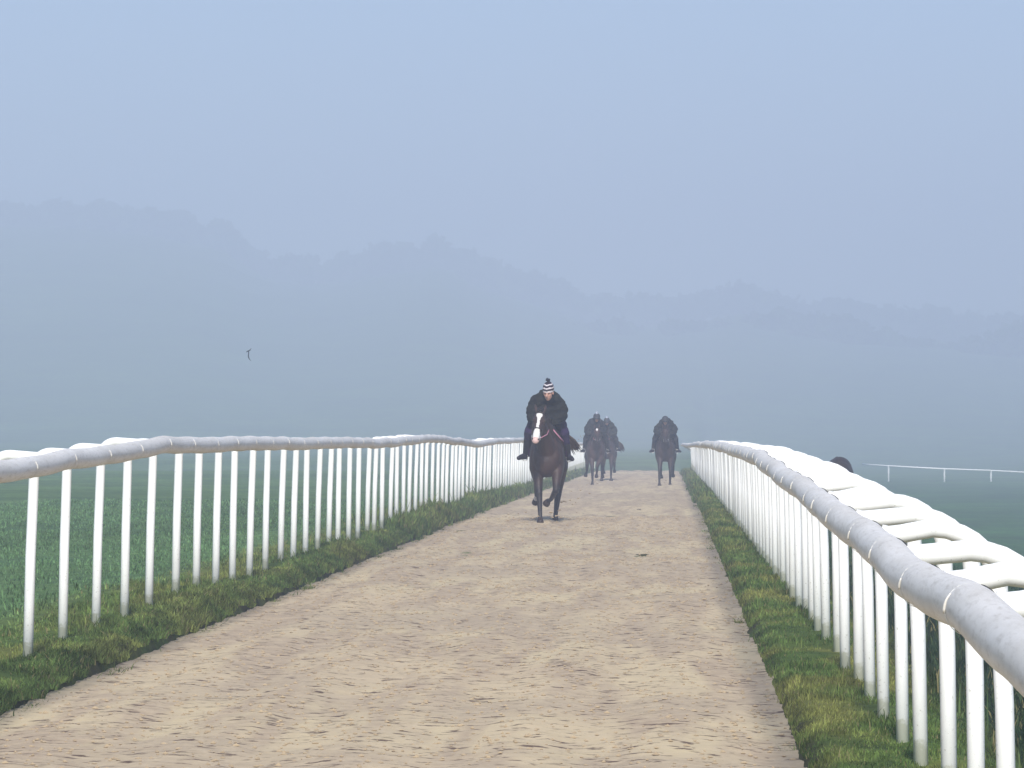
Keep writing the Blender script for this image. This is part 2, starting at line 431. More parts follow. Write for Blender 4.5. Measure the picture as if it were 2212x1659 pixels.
# ------------------------------------------------------------------ grass blades (verges and near fields)
def blades(X, d, h, w, lean=0.5, colmul=1.0, dark=None):
    n = len(X)
    z = ground_z(X, d) - 0.012
    ang = RNG.uniform(0, 2 * math.pi, n); la = RNG.uniform(0, 2 * math.pi, n); ln = RNG.random(n) * lean * h
    c, s = np.cos(ang) * w * 0.5, np.sin(ang) * w * 0.5
    b0 = np.stack([X - c, d - s, z], -1); b1 = np.stack([X + c, d + s, z], -1)
    m0 = np.stack([X - c * .7 + np.cos(la) * ln * .35, d - s * .7 + np.sin(la) * ln * .35, z + h * .6], -1)
    m1 = np.stack([X + c * .7 + np.cos(la) * ln * .35, d + s * .7 + np.sin(la) * ln * .35, z + h * .6], -1)
    t = np.stack([X + np.cos(la) * ln, d + np.sin(la) * ln, z + h], -1)
    V = np.stack([b0, b1, m0, m1, t], 1)
    f = np.array([[0, 1, 3], [0, 3, 2], [2, 3, 4]])
    Fc = f[None] + (np.arange(n) * 5)[:, None, None]
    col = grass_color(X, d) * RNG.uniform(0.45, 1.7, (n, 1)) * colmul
    cl = fbm(X * 9, d * 3.5, 63, 2)[:, None]
    near = (np.abs(X - bend(d)) < 4.6)[:, None]
    col = col * np.where(near, 0.45 + 1.25 * cl, 1.0) + np.where(near, np.array([[0.05, 0.045, 0.012]]) * np.clip(cl - 0.5, 0, 1) * 3.0, 0)
    straw = (RNG.random(n) < 0.06) & (np.abs(X) < 4.6)
    col[straw] = np.array([0.24, 0.21, 0.10])
    col = np.repeat(col[:, None, :], 5, 1)
    return V.reshape(-1, 3), Fc.reshape(-1, 3), col.reshape(-1, 3)
def make_grass(name, label, sets):
    Vs, Fs, Cs = [], [], []; b = 0
    for (X, d, h, w, lean) in sets:
        V, f, c = blades(X, d, h, w, lean); Vs.append(V); Fs.append(f + b); Cs.append(c); b += len(V)
    o = np_mesh(name, np.concatenate(Vs), np.concatenate(Fs), M_GRASS, smooth=False, col=np.concatenate(Cs))
    tag(o, label, "grass", kind="stuff")
def scatter(n, x0, x1, d0, d1, p=1.0, h=(0.03, 0.07), w=0.007, clump=0.5, lean=0.7):
    d = d0 * (d1 / d0) ** (RNG.random(n) ** p); u = RNG.uniform(x0, x1, n)
    den = fbm(u * 5, d * 3, 51, 2)
    u = u + 0.20 * (fbm(d * 1.7, u * 0 + (3 if x0 > 0 else 8), 55, 3) - 0.5) * (1 if abs(x0) < 5 else 0)
    keep = RNG.random(n) < np.clip((den - 0.25) * 2.2 + (1 - clump) * 0.6, 0.1, 1)
    u, d, den = u[keep], d[keep], den[keep]
    hh = RNG.uniform(h[0], h[1], len(u)) * (0.35 + 1.5 * fbm(u * 3, d * 1.3, 57, 2)) * np.where(RNG.random(len(u)) < 0.02, 1.9, 1)
    return (u + bend(d), d, hh, w * (0.7 + d / 60), lean)
make_grass("verge_grass", "tufty olive green grass strip under the right hand rail",
    [scatter(95000, TR - 0.03, 1.55, 12, 34, 1.0, (0.012, 0.035), 0.006), scatter(60000, TR - 0.03, 1.5, 32, 95, 1.0, (0.02, 0.05), 0.008),
     scatter(16000, TR - 0.03, 1.5, 90, 200, 1.0, (0.05, 0.12), 0.012)])
make_grass("verge_grass", "ragged green grass strip under the left hand rail",
    [scatter(95000, -4.3, TL + 0.03, 20, 60, 1.0, (0.02, 0.05), 0.007), scatter(40000, -3.66, TL + 0.05, 20, 80, 1.0, (0.02, 0.06), 0.008, 0.4, 1.2),
     scatter(40000, -4.3, TL + 0.03, 58, 130, 1.0, (0.06, 0.13), 0.010, 0.8),
     scatter(14000, -4.3, TL + 0.03, 120, 215, 1.0, (0.06, 0.12), 0.012)])
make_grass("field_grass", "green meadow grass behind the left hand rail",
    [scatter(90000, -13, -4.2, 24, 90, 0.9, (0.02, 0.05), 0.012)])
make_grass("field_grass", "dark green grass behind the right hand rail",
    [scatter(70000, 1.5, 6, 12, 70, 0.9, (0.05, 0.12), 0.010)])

# ------------------------------------------------------------------ far wood on the hill
def wood(name, label, dist, n, x0, x1, topfn, seed, size=(7, 12)):
    r = np.random.default_rng(seed); Vs, Fs, Cs = [], [], []; b = 0
    for i in range(n):
        X = r.uniform(x0, x1); d = dist + r.uniform(-25, 25)
        h = r.uniform(*size); top = topfn(X, d) + r.uniform(-3.5, 0.8)
        m = 150
        p = r.normal(size=(m, 3)); p /= np.linalg.norm(p, axis=1)[:, None]
        rad = r.uniform(0.45, 1.12, (m, 1)); wx = h * r.uniform(0.38, 0.6)
        c = p * rad * np.array([wx, wx, h * 0.5]) + np.array([X, d, top - h * 0.5])
        a = r.normal(size=(m, 3)); a /= np.linalg.norm(a, axis=1)[:, None]; bb = np.cross(a, r.normal(size=(m, 3))); bb /= np.linalg.norm(bb, axis=1)[:, None]
        s = r.uniform(0.5, 1.25, (m, 1))
        q = np.stack([c - a * s - bb * s, c + a * s - bb * s, c + a * s + bb * s, c - a * s + bb * s], 1)
        Vs.append(q.reshape(-1, 3)); Fs.append((np.arange(m)[:, None] * 4 + np.arange(4)[None]) + b); b += m * 4
        col = np.array([0.06, 0.105, 0.055]) * r.uniform(0.7, 1.3); Cs.append(np.repeat(np.repeat(col[None] * r.uniform(0.7, 1.3, (m, 1)), 4, 0).reshape(-1, 3), 1, 0))
    o = np_mesh(name, np.concatenate(Vs), np.concatenate(Fs), M_LEAF, smooth=False, col=np.concatenate(Cs))
    tag(o, label, "woodland", kind="stuff")
def top_far(X, d):
    return CAMZ + (VPY - skyline_y(VPX + X * F / d)) / F * d
def top_near(X, d):
    px = VPX + X * F / d
    y = np.interp(px, [0, 1000, 1150, 1350, 1500, 1650, 1750, 1850, 1950, 2050, 2212, 2600], [800, 760, 712, 690, 700, 682, 672, 690, 735, 745, 700, 680])
    return CAMZ + (VPY - y) / F * d
wood("woodland", "misty wood along the top of the hillside", HD, 380, -300, 225, top_far, 3)
wood("woodland", "lower misty belt of trees on the right of the hillside", 1100, 200, -45, 180, top_near, 5, (6, 10))

# ------------------------------------------------------------------ running rails
R_S = [1300, 1098, 894, 752, 600, 484, 367, 280, 200, 134, 90]
R_B = [.43, .42, .42, .415, .37, .325, .265, .195, .185, .20, .28]
R_S = [q * 0.70 / 0.60 for q in R_S]; R_B = [q * 0.60 / 0.70 for q in R_B]
RB_D = [F / s for s in R_S] + [130, 160, 196]
RB_Z = [CAMZ - b for b in R_B] + [1.03, 0.98, 0.86]
def rail_right(d):
    return np.where(np.asarray(d) < 196, np.interp(d, RB_D, RB_Z), base_z(d) + 1.19) + 0.010 * (fbm(np.asarray(d) * 0.5, 2.0, 61, 2) - 0.5)
L_S = [480, 421, 392, 362, 333, 310, 284, 246, 220, 189, 165, 150, 131, 119, 107, 93]
L_B = [.235, .192, .168, .14, .102, .08, .083, .10, .10, .12, .115, .087, .15, .21, .168, .18]
L_S = [q * 3.43 / 3.345 for q in L_S]; L_B = [q * 3.345 / 3.43 for q in L_B]
LB_D = [F / s for s in L_S] + [130, 160, 196]
LB_Z = [CAMZ - b for b in L_B] + [1.08, 1.0, 0.87]
def rail_left(d):
    return np.where(np.asarray(d) < 196, np.interp(d, LB_D, LB_Z), base_z(d) + 1.2) + 0.014 * (fbm(np.asarray(d) * 0.5, 7.0, 62, 2) - 0.5)
def smooth_fn(fn, d, w=1.2):
    return float(np.mean([fn(d + k * w) for k in (-1, -.66, -.33, 0, .33, .66, 1)])) + 0.022 * (float(vnoise(d * 0.66, 1.0, 71)) - 0.5)

def make_fence(name, label, xr, xp, side, zfn, d0, d1, spacing, phase, nbr, RR, ra):
    root = empty(name, (xp, d0, 0))
    tag(root, label, "fence")
    O = Vector((xp, d0, 0))
    # rail
    pts, rad = [], []
    d = d0
    while d < d1:
        k = ((d - phase) / spacing) % 1.0
        sag = -0.006 * math.sin(math.pi * k) ** 2
        jit = 0.022 * (float(vnoise(d * 0.6, 3.0, 91)) - 0.5)
        pts.append(Vector((xr + float(bend(d)) + jit, d, smooth_fn(zfn, d) + sag)) - O)
        d += 0.12 if d < 70 else 0.75
    m = MB(); m.tube(pts, RR, 20); m.build("rail", M_RAIL, root)
    rnd = random.Random(5 if side > 0 else 6)
    far = MB(); cnt = 0
    d = phase
    while d < d1 - 0.5:
        bx = float(bend(d)); zr = smooth_fn(zfn, d) - 0.002
        jx, jy = rnd.uniform(-.011, .011), rnd.uniform(-.03, .03)
        gz = float(ground_z(xp + bx, d))
        X0, Xp = xr + bx + 0.022 * (float(vnoise(d * 0.6, 3.0, 91)) - 0.5), xp + bx + jx
        lean = (0.028 + rnd.uniform(-.012, .012)) * side
        pr = (0.0300 if side > 0 else 0.0305) + rnd.uniform(-.0008, .0008)
        path = []
        top = zr + rnd.uniform(0.016, 0.030)
        path.append(Vector((X0 + side * 0.02, d, zr)))
        path.append(Vector((X0 + side * 0.10, d, zr + 0.3 * (top - zr))))
        cxp = Xp - lean * 1.0
        for k in range(0, 8):
            a = math.pi / 2 * k / 7
            path.append(Vector((cxp - side * ra + side * ra * math.sin(a), d, top - ra * 0.9 * (1 - math.cos(a)))))
        path.append(Vector((Xp - lean * 0.45 , d + jy * .5, (top + gz) / 2)))
        path.append(Vector((Xp, d + jy, gz - 0.15)))
        seg = 14 if d < 60 else 8
        if cnt < 100:
            base = Vector((Xp, d, gz))
            mb = MB(); mb.tube([p - base for p in path], pr, seg)
            po = mb.build("post", M_POST, root); po.location = base - O
            if cnt < nbr:
                # sealed joint of the rail at this post
                ax = (Vector((0, 1, (smooth_fn(zfn, d + .3) - smooth_fn(zfn, d - .3)) / .6))).normalized()
                c = Vector((X0, d, zr - 0.0)) - base
                jb = MB(); jb.tube([c - ax * 0.005, c - ax * 0.004, c + ax * 0.004, c + ax * 0.005], [RR + .0005, RR + .0018, RR + .0018, RR + .0005], 24, caps=False)
                # dribble of sealant down the track side
                L = rnd.uniform(0.05, 0.10)
                dr = []
                for q in range(6):
                    an = math.pi + side * 0.0 + (0.25 - q / 5 * (L / 0.06)) * 0.5
                    dr.append(c + Vector((side * math.cos(an) * (RR + .0015), -0.004 * q, math.sin(an) * (RR + .0015) * (1 if side < 0 else 1))))
                jb.tube(dr, [0.0045, 0.004, 0.0035, 0.003, 0.0022, 0.001], 6)
                jo = jb.build("bracket", M_JOINT, po)
                ga = MB(); ga.tube([c + ax * -0.011 + Vector((side * math.cos(q * .12 + 0.25) * (RR + .0015), 0, math.sin(q * .12 + 0.25) * (RR + .0015))) for q in range(9)], [0.001, 0.002, 0.003, 0.0035, 0.0035, 0.003, 0.0025, 0.002, 0.001], 6)
                ga.build("joint_gap", M_DARKGAP, po)
                cb = MB(); cc = Vector((X0 + side * (RR - .002), d, zr + 0.001)) - base
                cb.tube([cc, cc + Vector((side * 0.016, 0, 0))], [0.037, 0.034], 16)
                cb.build("sleeve", M_PLAIN, po)
        else:
            far.tube([p - O for p in path], pr, 6)
        cnt += 1
        d += spacing
    fo = far.build("far_posts", M_POST, root)
    fo["kind"] = "stuff"
    return root

SP = 1.525
make_fence("running_rail", "long white running rail along the right of the track with bent-back post arms", 0.60, 1.045, 1, rail_right, 5.0, 206, SP, 9430 * 1.045 / 738 - 3 * SP, 45, 0.0525, 0.20)
make_fence("running_rail", "long white running rail along the left of the track on many slim posts", -3.345, -3.79, -1, rail_left, 12.0, 204, SP, 9430 * 3.77 / 1381 - 8 * SP, 30, 0.058, 0.10)

# far rail in the right hand field
fr = empty("field_rail", (22, 340, -1.5)); tag(fr, "thin distant white rail on widely spaced posts in the misty right field", "fence")
O = Vector((22, 340, -1.5))
def P(px, py, d): return Vector(((px - VPX) / F * d, d, CAMZ - (py - VPY) / F * d))
rp = [P(1862, 1002.5, 348), P(1880, 1004, 345), P(1918, 1006, 342), P(1978, 1009.5, 341), P(2038, 1012.5, 341), P(2138, 1016, 343), P(2212, 1020, 345), P(2300, 1023, 348), P(2420, 1027, 352)]
MB().tube([p - O for p in rp], 0.055, 8).build("rail", M_PLAIN, fr)
for px, py, d in ((1918, 1006, 342), (2038, 1012.5, 341), (2138, 1016, 343), (2226, 1020.5, 345.5), (2308, 1023, 348)):
    p = P(px, py, d); g = float(ground_z(p.x, p.y))
    mb = MB(); mb.tube([Vector((0, 0.1, g - p.z - 0.2)), Vector((0, 0.1, -0.35)), Vector((0.0, 0.06, -0.08)), Vector((0, 0, 0))], 0.072, 8)
    po = mb.build("post", M_PLAIN, fr); po.location = p - O

# ------------------------------------------------------------------ horses
BAY = np.array([0.034, 0.015, 0.010]); DARK = np.array([0.012, 0.008, 0.008]); WHITE = np.array([0.78, 0.75, 0.72])
def make_horse(name, label, loc, rz, pose, bay=BAY, blaze=None, socks=(), voxel=0.013, tack=True, headdown=False, group=None):
    root = empty(name, loc, rz); tag(root, label, "horse", group)
    m = MB()
    # trunk: faces -Y, chest at y = 0
    m.ell((0, 0.12, 1.07), (0.25, 0.27, 0.35)); m.ell((0, 0.03, 0.96), (0.215, 0.19, 0.25)); m.ell((0, 0.5, 1.05), (0.27, 0.42, 0.34))
    m.ell((0, 0.45, 1.16), (0.27, 0.42, 0.37)); m.ell((0, 0.85, 1.13), (0.29, 0.50, 0.345)); m.ell((0, 0.5, 1.40), (0.10, 0.32, 0.16))
    m.ell((0, 1.30, 1.24), (0.265, 0.40, 0.32)); m.ell((0, 1.50, 1.18), (0.235, 0.28, 0.30)); m.ell((0, 1.05, 1.28), (0.2, 0.4, 0.2))
    for s in (-1, 1):
        m.ell((s * 0.17, 0.14, 0.98), (0.11, 0.19, 0.32)); m.ell((s * 0.12, 0.0, 1.03), (0.105, 0.12, 0.17))
        m.ell((s * 0.17, 1.42, 1.08), (0.12, 0.25, 0.32))
    pl, mz = Vector(pose['poll']), Vector(pose['muzzle'])
    if headdown: n0 = Vector((0, 0.2, 1.25))
    else: n0 = Vector((0, 0.22, 1.33))
    mid = (n0 * 0.5 + pl * 0.5) + Vector((0, 0, 0.0))
    for s in (0,):
        m.chain([n0 + Vector((0, 0.1, -.02)), n0 * .7 + pl * .3 + Vector((0, 0, -0.03)), n0 * .35 + pl * .65 + Vector((0, 0, -0.02)), pl + Vector((0, 0.03, -0.06))], [0.215, 0.165, 0.125, 0.095])
        m.chain([Vector((0, 0.0, 1.12)), n0 * .5 + pl * .5 + Vector((0, -0.05, -0.14)), pl + Vector((0, -0.01, -0.12))], [0.17, 0.11, 0.075])
    # head
    hd = (mz - pl); hl = hd.length; t = hd.normalized()
    side = Vector((1, 0, 0)); side = (side - t * side.dot(t)).normalized(); fw = side.cross(t)
    if fw.y > 0: fw = -fw            # out of the forehead
    R3 = Matrix((side, fw, t)).transposed()
    m.ell(pl + t * 0.10 * hl / .6, (0.098, 0.105, 0.13), R3)
    m.ell(pl + t * 0.20 * hl / .6 - fw * 0.035, (0.092, 0.115, 0.13), R3)
    m.cap(pl + t * hl * 0.25, pl + t * hl * 0.86, 0.085, 0.056)
    m.cap(pl + t * hl * 0.30 - fw * 0.05, pl + t * hl * 0.86 - fw * 0.02, 0.062, 0.045)
    m.ell(pl + t * hl * 0.92, (0.062, 0.058, 0.075), R3); m.ell(pl + t * hl * 0.96 - fw * 0.035, (0.045, 0.04, 0.05), R3)
    for s in (-1, 1):
        m.ell(pl + t * hl * 0.94 + side * s * 0.036 + fw * 0.018, (0.027, 0.03, 0.038), R3)     # nostril flare
        m.ell(pl + t * hl * 0.27 + side * s * 0.078 + fw * 0.03, (0.026, 0.03, 0.035), R3)     # brow
        e0 = pl + side * s * 0.055 + fw * 0.01 + Vector((0, 0, 0.045))
        m.cap(e0, e0 + side * s * 0.022 + Vector((0, 0.03, 0.055)), 0.030, 0.025); m.cap(e0 + side * s * 0.022 + Vector((0, .03, .055)), e0 + side * s * 0.028 + Vector((0, 0.075, 0.105)), 0.025, 0.009)
    # legs
    hoof = MB()
    lower = []
    for lg in pose['legs']:
        pts = [Vector(p) for p in lg['p']]
        if lg['t'] == 'f': rads = [0.125, 0.092, 0.052, 0.034, 0.037, 0.034]
        else: rads = [0.16, 0.125, 0.062, 0.038, 0.038, 0.035]
        m.chain(pts, rads[:len(pts)], 12)
        k = pts[2]
        m.ell(k, (0.054, 0.056, 0.062) if lg['t'] == 'f' else (0.05, 0.07, 0.06))
        lower.append((pts[2], pts[3], pts[4]))
        a, bq = pts[-2], pts[-1]
        dr = (bq - a).normalized()
        hoof_dir = lg.get('h', dr)
        hoof_dir = Vector(hoof_dir).normalized()
        hoof = MB(); hoof.tube([bq - hoof_dir * 0.015, bq + hoof_dir * 0.045, bq + hoof_dir * 0.075], [0.041, 0.055, 0.060], 12); hoof.build('hoof', M_LEATHER, root)
    legz = 0.62
    def colfn(co):
        n = fbm(co[:, 0] * 9 + 5, co[:, 2] * 9 + co[:, 1] * 5, 7, 3)[:, None]
        c = bay[None] * (0.65 + 0.8 * n)
        wleg = sstep(0.72, 0.5, co[:, 2])[:, None]
        c = c * (1 - wleg) + DARK[None] * wleg
        mzw = np.zeros(len(co))
        q = co - np.array(pl); al = q @ np.array(t); sd_ = q @ np.array(side); fr_ = q @ np.array(fw)
        rad = np.sqrt(sd_ ** 2 + fr_ ** 2)
        onhead = (al > -0.02) & (al < hl + 0.12) & (rad < 0.16) & (co[:, 1] < pl.y + 0.08)
        dm = sstep(0.45, 0.95, al / hl)[:, None] * onhead[:, None]
        c = c * (1 - 0.7 * dm) + DARK[None] * 0.7 * dm
        if blaze:
            w = np.interp(al / hl, [b_[0] for b_ in blaze], [b_[1] for b_ in blaze])
            off = np.interp(al / hl, [0, 1], [0.0, 0.0])
            k = onhead & (fr_ > -0.005 if True else True) & (np.abs(sd_ - off) < w)
            c[k] = WHITE * (0.95 + 0.0)
            pk = k & (al / hl > 0.9); c[pk] = np.array([0.62, 0.42, 0.38])
        for si in socks:
            a_, b_, c_ = lower[si]
            dd = np.linalg.norm(co - np.array(c_), axis=1); c[dd < 0.12] = np.array([0.62, 0.57, 0.52])
        return c
    m.fused("body", M_COAT, root, voxel, 3, colfn)
    
    # eyes and nostrils
    for s in (-1, 1):
        MB().ell(pl + t * hl * 0.29 + side * s * 0.094 + fw * 0.030, (0.016, 0.017, 0.019), R3, 10, 8).build("eye", M_EYE, root)
        MB().ell(pl + t * hl * 0.95 + side * s * 0.045 + fw * 0.040, (0.012, 0.012, 0.019), R3, 10, 8).build("nostril", M_EYE, root)
    # mane
    rr = random.Random(2); mn = MB()
    for i in range(70):
        f = i / 69.0
        p0 = (n0 + Vector((0, 0.12, 0.16))) * (1 - f) + (pl + Vector((0, 0.07, 0.03))) * f
        sx = rr.choice((-1, 1, 1, 1)); L = rr.uniform(0.08, 0.17)
        pts = [p0 + Vector((rr.uniform(-.02, .02), 0, 0.0)), p0 + Vector((sx * L * .35, rr.uniform(0, .05), 0.02)), p0 + Vector((sx * L * .8, rr.uniform(0.02, .1), -L * .45)), p0 + Vector((sx * L * .95, rr.uniform(0.02, .12), -L * rr.uniform(.7, 1.2)))]
        mn.tube(pts, [0.018, 0.016, 0.010, 0.002], 5)
    for i in range(12):
        p0 = pl + Vector((rr.uniform(-.03, .03), 0.0, 0.06))
        mn.tube([p0, p0 + fw * 0.07 + Vector((rr.uniform(-.02, .03), 0, -0.01)), p0 + fw * 0.10 + t * rr.uniform(.06, .11)], [0.014, 0.012, 0.003], 5)
    mn.build("mane", M_HAIR, root)
    # tail
    tl = MB(); tp = [Vector(p) for p in pose['tail']]
    for i in range(46):
        j = Vector((rr.gauss(0, 1), rr.gauss(0, 1), rr.gauss(0, 1)))
        pts = [p + j * sc for p, sc in zip(tp, (0.008, 0.015, 0.026, 0.036, 0.042))]
        e = rr.uniform(0.75, 1.12); pts[-1] = pts[-2] + (pts[-1] - pts[-2]) * e
        tl.tube(pts, [0.024, 0.024, 0.020, 0.014, 0.003], 5)
    tl.build("tail", M_TAIL, root)
    if tack:
        def ring(c, r1, r2, w=0.007):
            return [c + side * (math.cos(a) * r1) + fw * (math.sin(a) * r2) for a in [2 * math.pi * k / 20 for k in range(21)]]
        br = MB()
        br.tube(ring(pl + t * hl * 0.60 - fw * 0.02, 0.076, 0.098), 0.008, 6)
        br.tube(ring(pl + t * hl * 0.10 - fw * 0.0, 0.104, 0.112), 0.008, 6)
        for s in (-1, 1):
            br.tube([pl + t * 0.06 + side * s * 0.103, pl + t * hl * 0.45 + side * s * 0.092, pl + t * hl * 0.86 + side * s * 0.064], 0.008, 6)
        bo = br.build("bridle", M_LEATHER, root)
        for s in (-1, 1):
            MB().tube([pl + t * hl * 0.84 + side * s * 0.068 + Vector((0, 0.032 * math.cos(a), 0.032 * math.sin(a))) for a in [2 * math.pi * k / 14 for k in range(15)]], 0.005, 6).build("bit_ring", M_STEEL, bo)
            hnd = Vector(pose['hands'][0 if s < 0 else 1])
            p0 = pl + t * hl * 0.84 + side * s * 0.07
            MB().tube([p0, p0 * .6 + hnd * .4 + Vector((s * .03, 0, -.03)), p0 * .25 + hnd * .75 + Vector((0, 0, -.015)), hnd], 0.007, 6).build("rein", M_LEATHER if not blaze else M_PINK, bo)
        # girth-side saddle cloth and saddle
        sc = MB(); V, Fc = [], []
        for i in range(9):
            y = 0.42 + i * 0.075
            for k in range(15):
                a = math.pi * (0.02 + 0.96 * k / 14)
                rx, rzz = 0.305, 0.395
                V.append((rx * math.cos(a) * (1.0 if y < .9 else 1.02), y, 1.17 + rzz * max(math.sin(a), 0.0) - (0.16 if k in (0, 14) else 0)))
        for i in range(8):
            for k in range(14):
                Fc.append((i * 15 + k, i * 15 + k + 1, (i + 1) * 15 + k + 1, (i + 1) * 15 + k))
        sc.add(V, Fc); so = sc.build("saddle_cloth", pose.get('clothmat', M_LEATHER), root)
        mo = so.modifiers.new("t", 'SOLIDIFY'); mo.thickness = 0.014; mo.offset = 1
        sd2 = MB(); sd2.ell((0, 0.72, 1.545), (0.12, 0.26, 0.05)); sd2.ell((0, 0.50, 1.58), (0.07, 0.07, 0.06)); sd2.ell((0, 0.96, 1.57), (0.11, 0.07, 0.05))
        for s in (-1, 1): sd2.ell((s * 0.26, 0.62, 1.40), (0.06, 0.17, 0.20), Matrix.Rotation(-s * 0.3, 3, 'Y'))
        sd2.fused("saddle", M_LEATHER, root, 0.02, 2)
        for s, ft in ((-1, pose['feet'][0]), (1, pose['feet'][1])):
            ft = Vector(ft)
            MB().tube([Vector((s * 0.29, 0.62, 1.42)), ft + Vector((-s * .02, 0, 0.10))], 0.011, 6).tube([ft + Vector((0.05 * math.cos(a), -0.0, 0.045 + 0.055 * math.sin(a))) for a in [2 * math.pi * k / 14 for k in range(15)]], 0.007, 6).build("stirrup", M_STEEL, root)
        # neck strap
        if blaze and len(blaze) > 8:
            ns = MB(); ns.tube([(0.075, -0.06, 1.50), (0.13, -0.075, 1.43), (0.185, -0.06, 1.365), (0.225, 0.0, 1.32), (0.26, 0.12, 1.28)], [0.016, 0.018, 0.018, 0.016, 0.012], 8, squash=0.6)
            ns.build("neck_strap", M_PINK, root)
    return root

# ------------------------------------------------------------------ riders
def make_rider(label, loc, rz, g, jacket, breech, hat='beanie', voxel=0.011, clump=1.0, group=None):
    root = empty("person", loc, rz); tag(root, label, "person", group)
    hip = Vector(g['hip']); sh = Vector(g['sh']); hc = Vector(g['head']); tl = g.get('turn', 0.0)
    HL, HR = Vector(g['hands'][0]), Vector(g['hands'][1])
    EL, ER = Vector(g['elbows'][0]), Vector(g['elbows'][1])
    KL, KR = Vector(g['knees'][0]), Vector(g['knees'][1])
    AL, AR = Vector(g['ank'][0]), Vector(g['ank'][1])
    TLo, TRo = Vector(g['toe'][0]), Vector(g['toe'][1])
    sx = 0.19
    SL, SR = sh + Vector((-sx, 0, -0.02)), sh + Vector((sx, 0, -0.02))
    hipL, hipR = hip + Vector((-0.11, 0, -.03)), hip + Vector((0.11, 0, -.03))
    def figure(m, e, hands=True, head=True, legs=True):
        m.chain([hip, hip * .5 + sh * .5 + Vector((0, 0, 0.04)), sh], [0.145 + e, 0.15 + e, 0.13 + e])
        for s in (-1, 1):
            m.cap(hip + Vector((s * .07, 0, 0)), sh + Vector((s * .09, 0, 0)), 0.12 + e, 0.115 + e)
        for S, E, H in ((SL, EL, HL), (SR, ER, HR)):
            m.chain([S, E], [0.066 + e, 0.048 + e]); m.chain([E, H], [0.046 + e, 0.030 + e * .8])
        if legs:
            for h_, K, A in ((hipL, KL, AL), (hipR, KR, AR)):
                m.chain([h_, K], [0.10 + e, 0.064 + e]); m.chain([K, K * .6 + A * .4, A], [0.062 + e, 0.058 + e, 0.038 + e])
    # ---- body: one continuous skin with head, hands, feet
    b = MB(); figure(b, -0.008)
    fwd = Vector((math.sin(tl), -math.cos(tl), -0.30)).normalized(); rt = Vector((math.cos(tl), math.sin(tl), 0)); upv = rt.cross(fwd).normalized()
    if upv.z < 0: upv = -upv
    H3 = Matrix((rt, fwd, upv)).transposed()
    b.cap(sh + Vector((0, -0.03, 0.02)), hc + upv * -0.06, 0.058, 0.052)
    b.ell(hc + upv * 0.035 - fwd * 0.01, (0.076, 0.095, 0.088), H3); b.ell(hc - upv * 0.035 + fwd * 0.018, (0.058, 0.072, 0.078), H3); b.ell(hc - upv * 0.088 + fwd * 0.052, (0.030, 0.026, 0.022), H3)
    b.cap(hc + fwd * 0.088 + upv * 0.012, hc + fwd * 0.106 - upv * 0.024, 0.009, 0.015)         # nose
    b.ell(hc + fwd * 0.080 - upv * 0.056, (0.024, 0.012, 0.010), H3)                              # lips
    for s in (-1, 1):
        b.ell(hc + fwd * 0.062 + rt * s * 0.036 - upv * 0.018, (0.020, 0.018, 0.018), H3)          # cheek
        b.ell(hc + fwd * 0.078 + rt * s * 0.030 + upv * 0.026, (0.020, 0.012, 0.008), H3)          # brow
        b.ell(hc + rt * s * 0.078 - upv * 0.005, (0.010, 0.020, 0.030), H3)                        # ear
    for s, H, E in ((-1, HL, EL), (1, HR, ER)):
        dr = (H - E).normalized(); pc = H + dr * 0.045
        across = Vector((0, 0, 1)); across = (across - dr * across.dot(dr)).normalized(); inn = across.cross(dr).normalized()
        if inn.x * s > 0: inn = -inn
        b.ell(pc, (0.040, 0.018, 0.045), Matrix((across, inn, dr)).transposed())
        for k in range(4):
            L = (0.036, 0.042, 0.040, 0.031)[k]
            f0 = pc + dr * 0.034 + across * (0.027 - 0.018 * k)
            f1 = f0 + dr * L * .55 + inn * 0.012; f2 = f1 + inn * L * 0.8 - dr * 0.004; f3 = f2 - dr * L * 0.6 + inn * .003
            b.chain([f0, f1, f2, f3], [0.0098, 0.0095, 0.009, 0.008], 8)
        t0 = pc - dr * 0.012 + across * 0.034; t1 = t0 + across * 0.016 + dr * 0.024 + inn * .008; t2 = t1 + dr * 0.016 + inn * 0.022 - across * .004
        b.chain([t0, t1, t2], [0.013, 0.011, 0.009], 8)
    for A, T in ((AL, TLo), (AR, TRo)):
        b.chain([A, A + Vector((0, 0.02, -0.05))], [0.034, 0.034]); b.chain([A + Vector((0, 0.02, -0.05)), T], [0.036, 0.026])
    b.fused("body", M_SKIN, root, 0.0085 if voxel < 0.012 else 0.013, 2)
    for s in (-1, 1):
        MB().ell(hc + fwd * 0.080 + rt * s * 0.030 + upv * 0.012, (0.011, 0.006, 0.006), H3, 10, 8).build("eye", M_EYE, root)
    # ---- jacket
    j = MB()
    e = 0.022
    w = g.get('bulk', 1.0)
    j.chain([hip + Vector((0, -0.02, 0.02)), hip * .5 + sh * .5 + Vector((0, 0, 0.07)), sh + Vector((0, 0.02, 0.02))], [0.155 + e, 0.175 + e, 0.145 + e])
    for s in (-1, 1):
        j.cap(hip + Vector((s * .06, 0, 0)), sh + Vector((s * .09, 0, -0.01)), 0.135 + e, 0.125 + e)
        j.cap(sh + Vector((s * .10 * w, 0.06, -0.10)), hip + Vector((s * .07, -.1, 0.0)), 0.125 + e, 0.13 + e)
    for S, E, H, s in ((SL, EL, HL, -1), (SR, ER, HR, 1)):
        S2 = S + Vector((-s * 0.03, 0.02, -0.005))
        j.chain([S2, S2 * .5 + E * .5 + Vector((s * 0.035, 0, -0.01)), E], [0.088 + e * .6, 0.100 + e * .6, 0.086 + e * .6])
        Hc = E + (H - E) * 0.93
        j.chain([E, E * .5 + Hc * .5, Hc], [0.082 + e * .5, 0.062 + e * .4, 0.036])
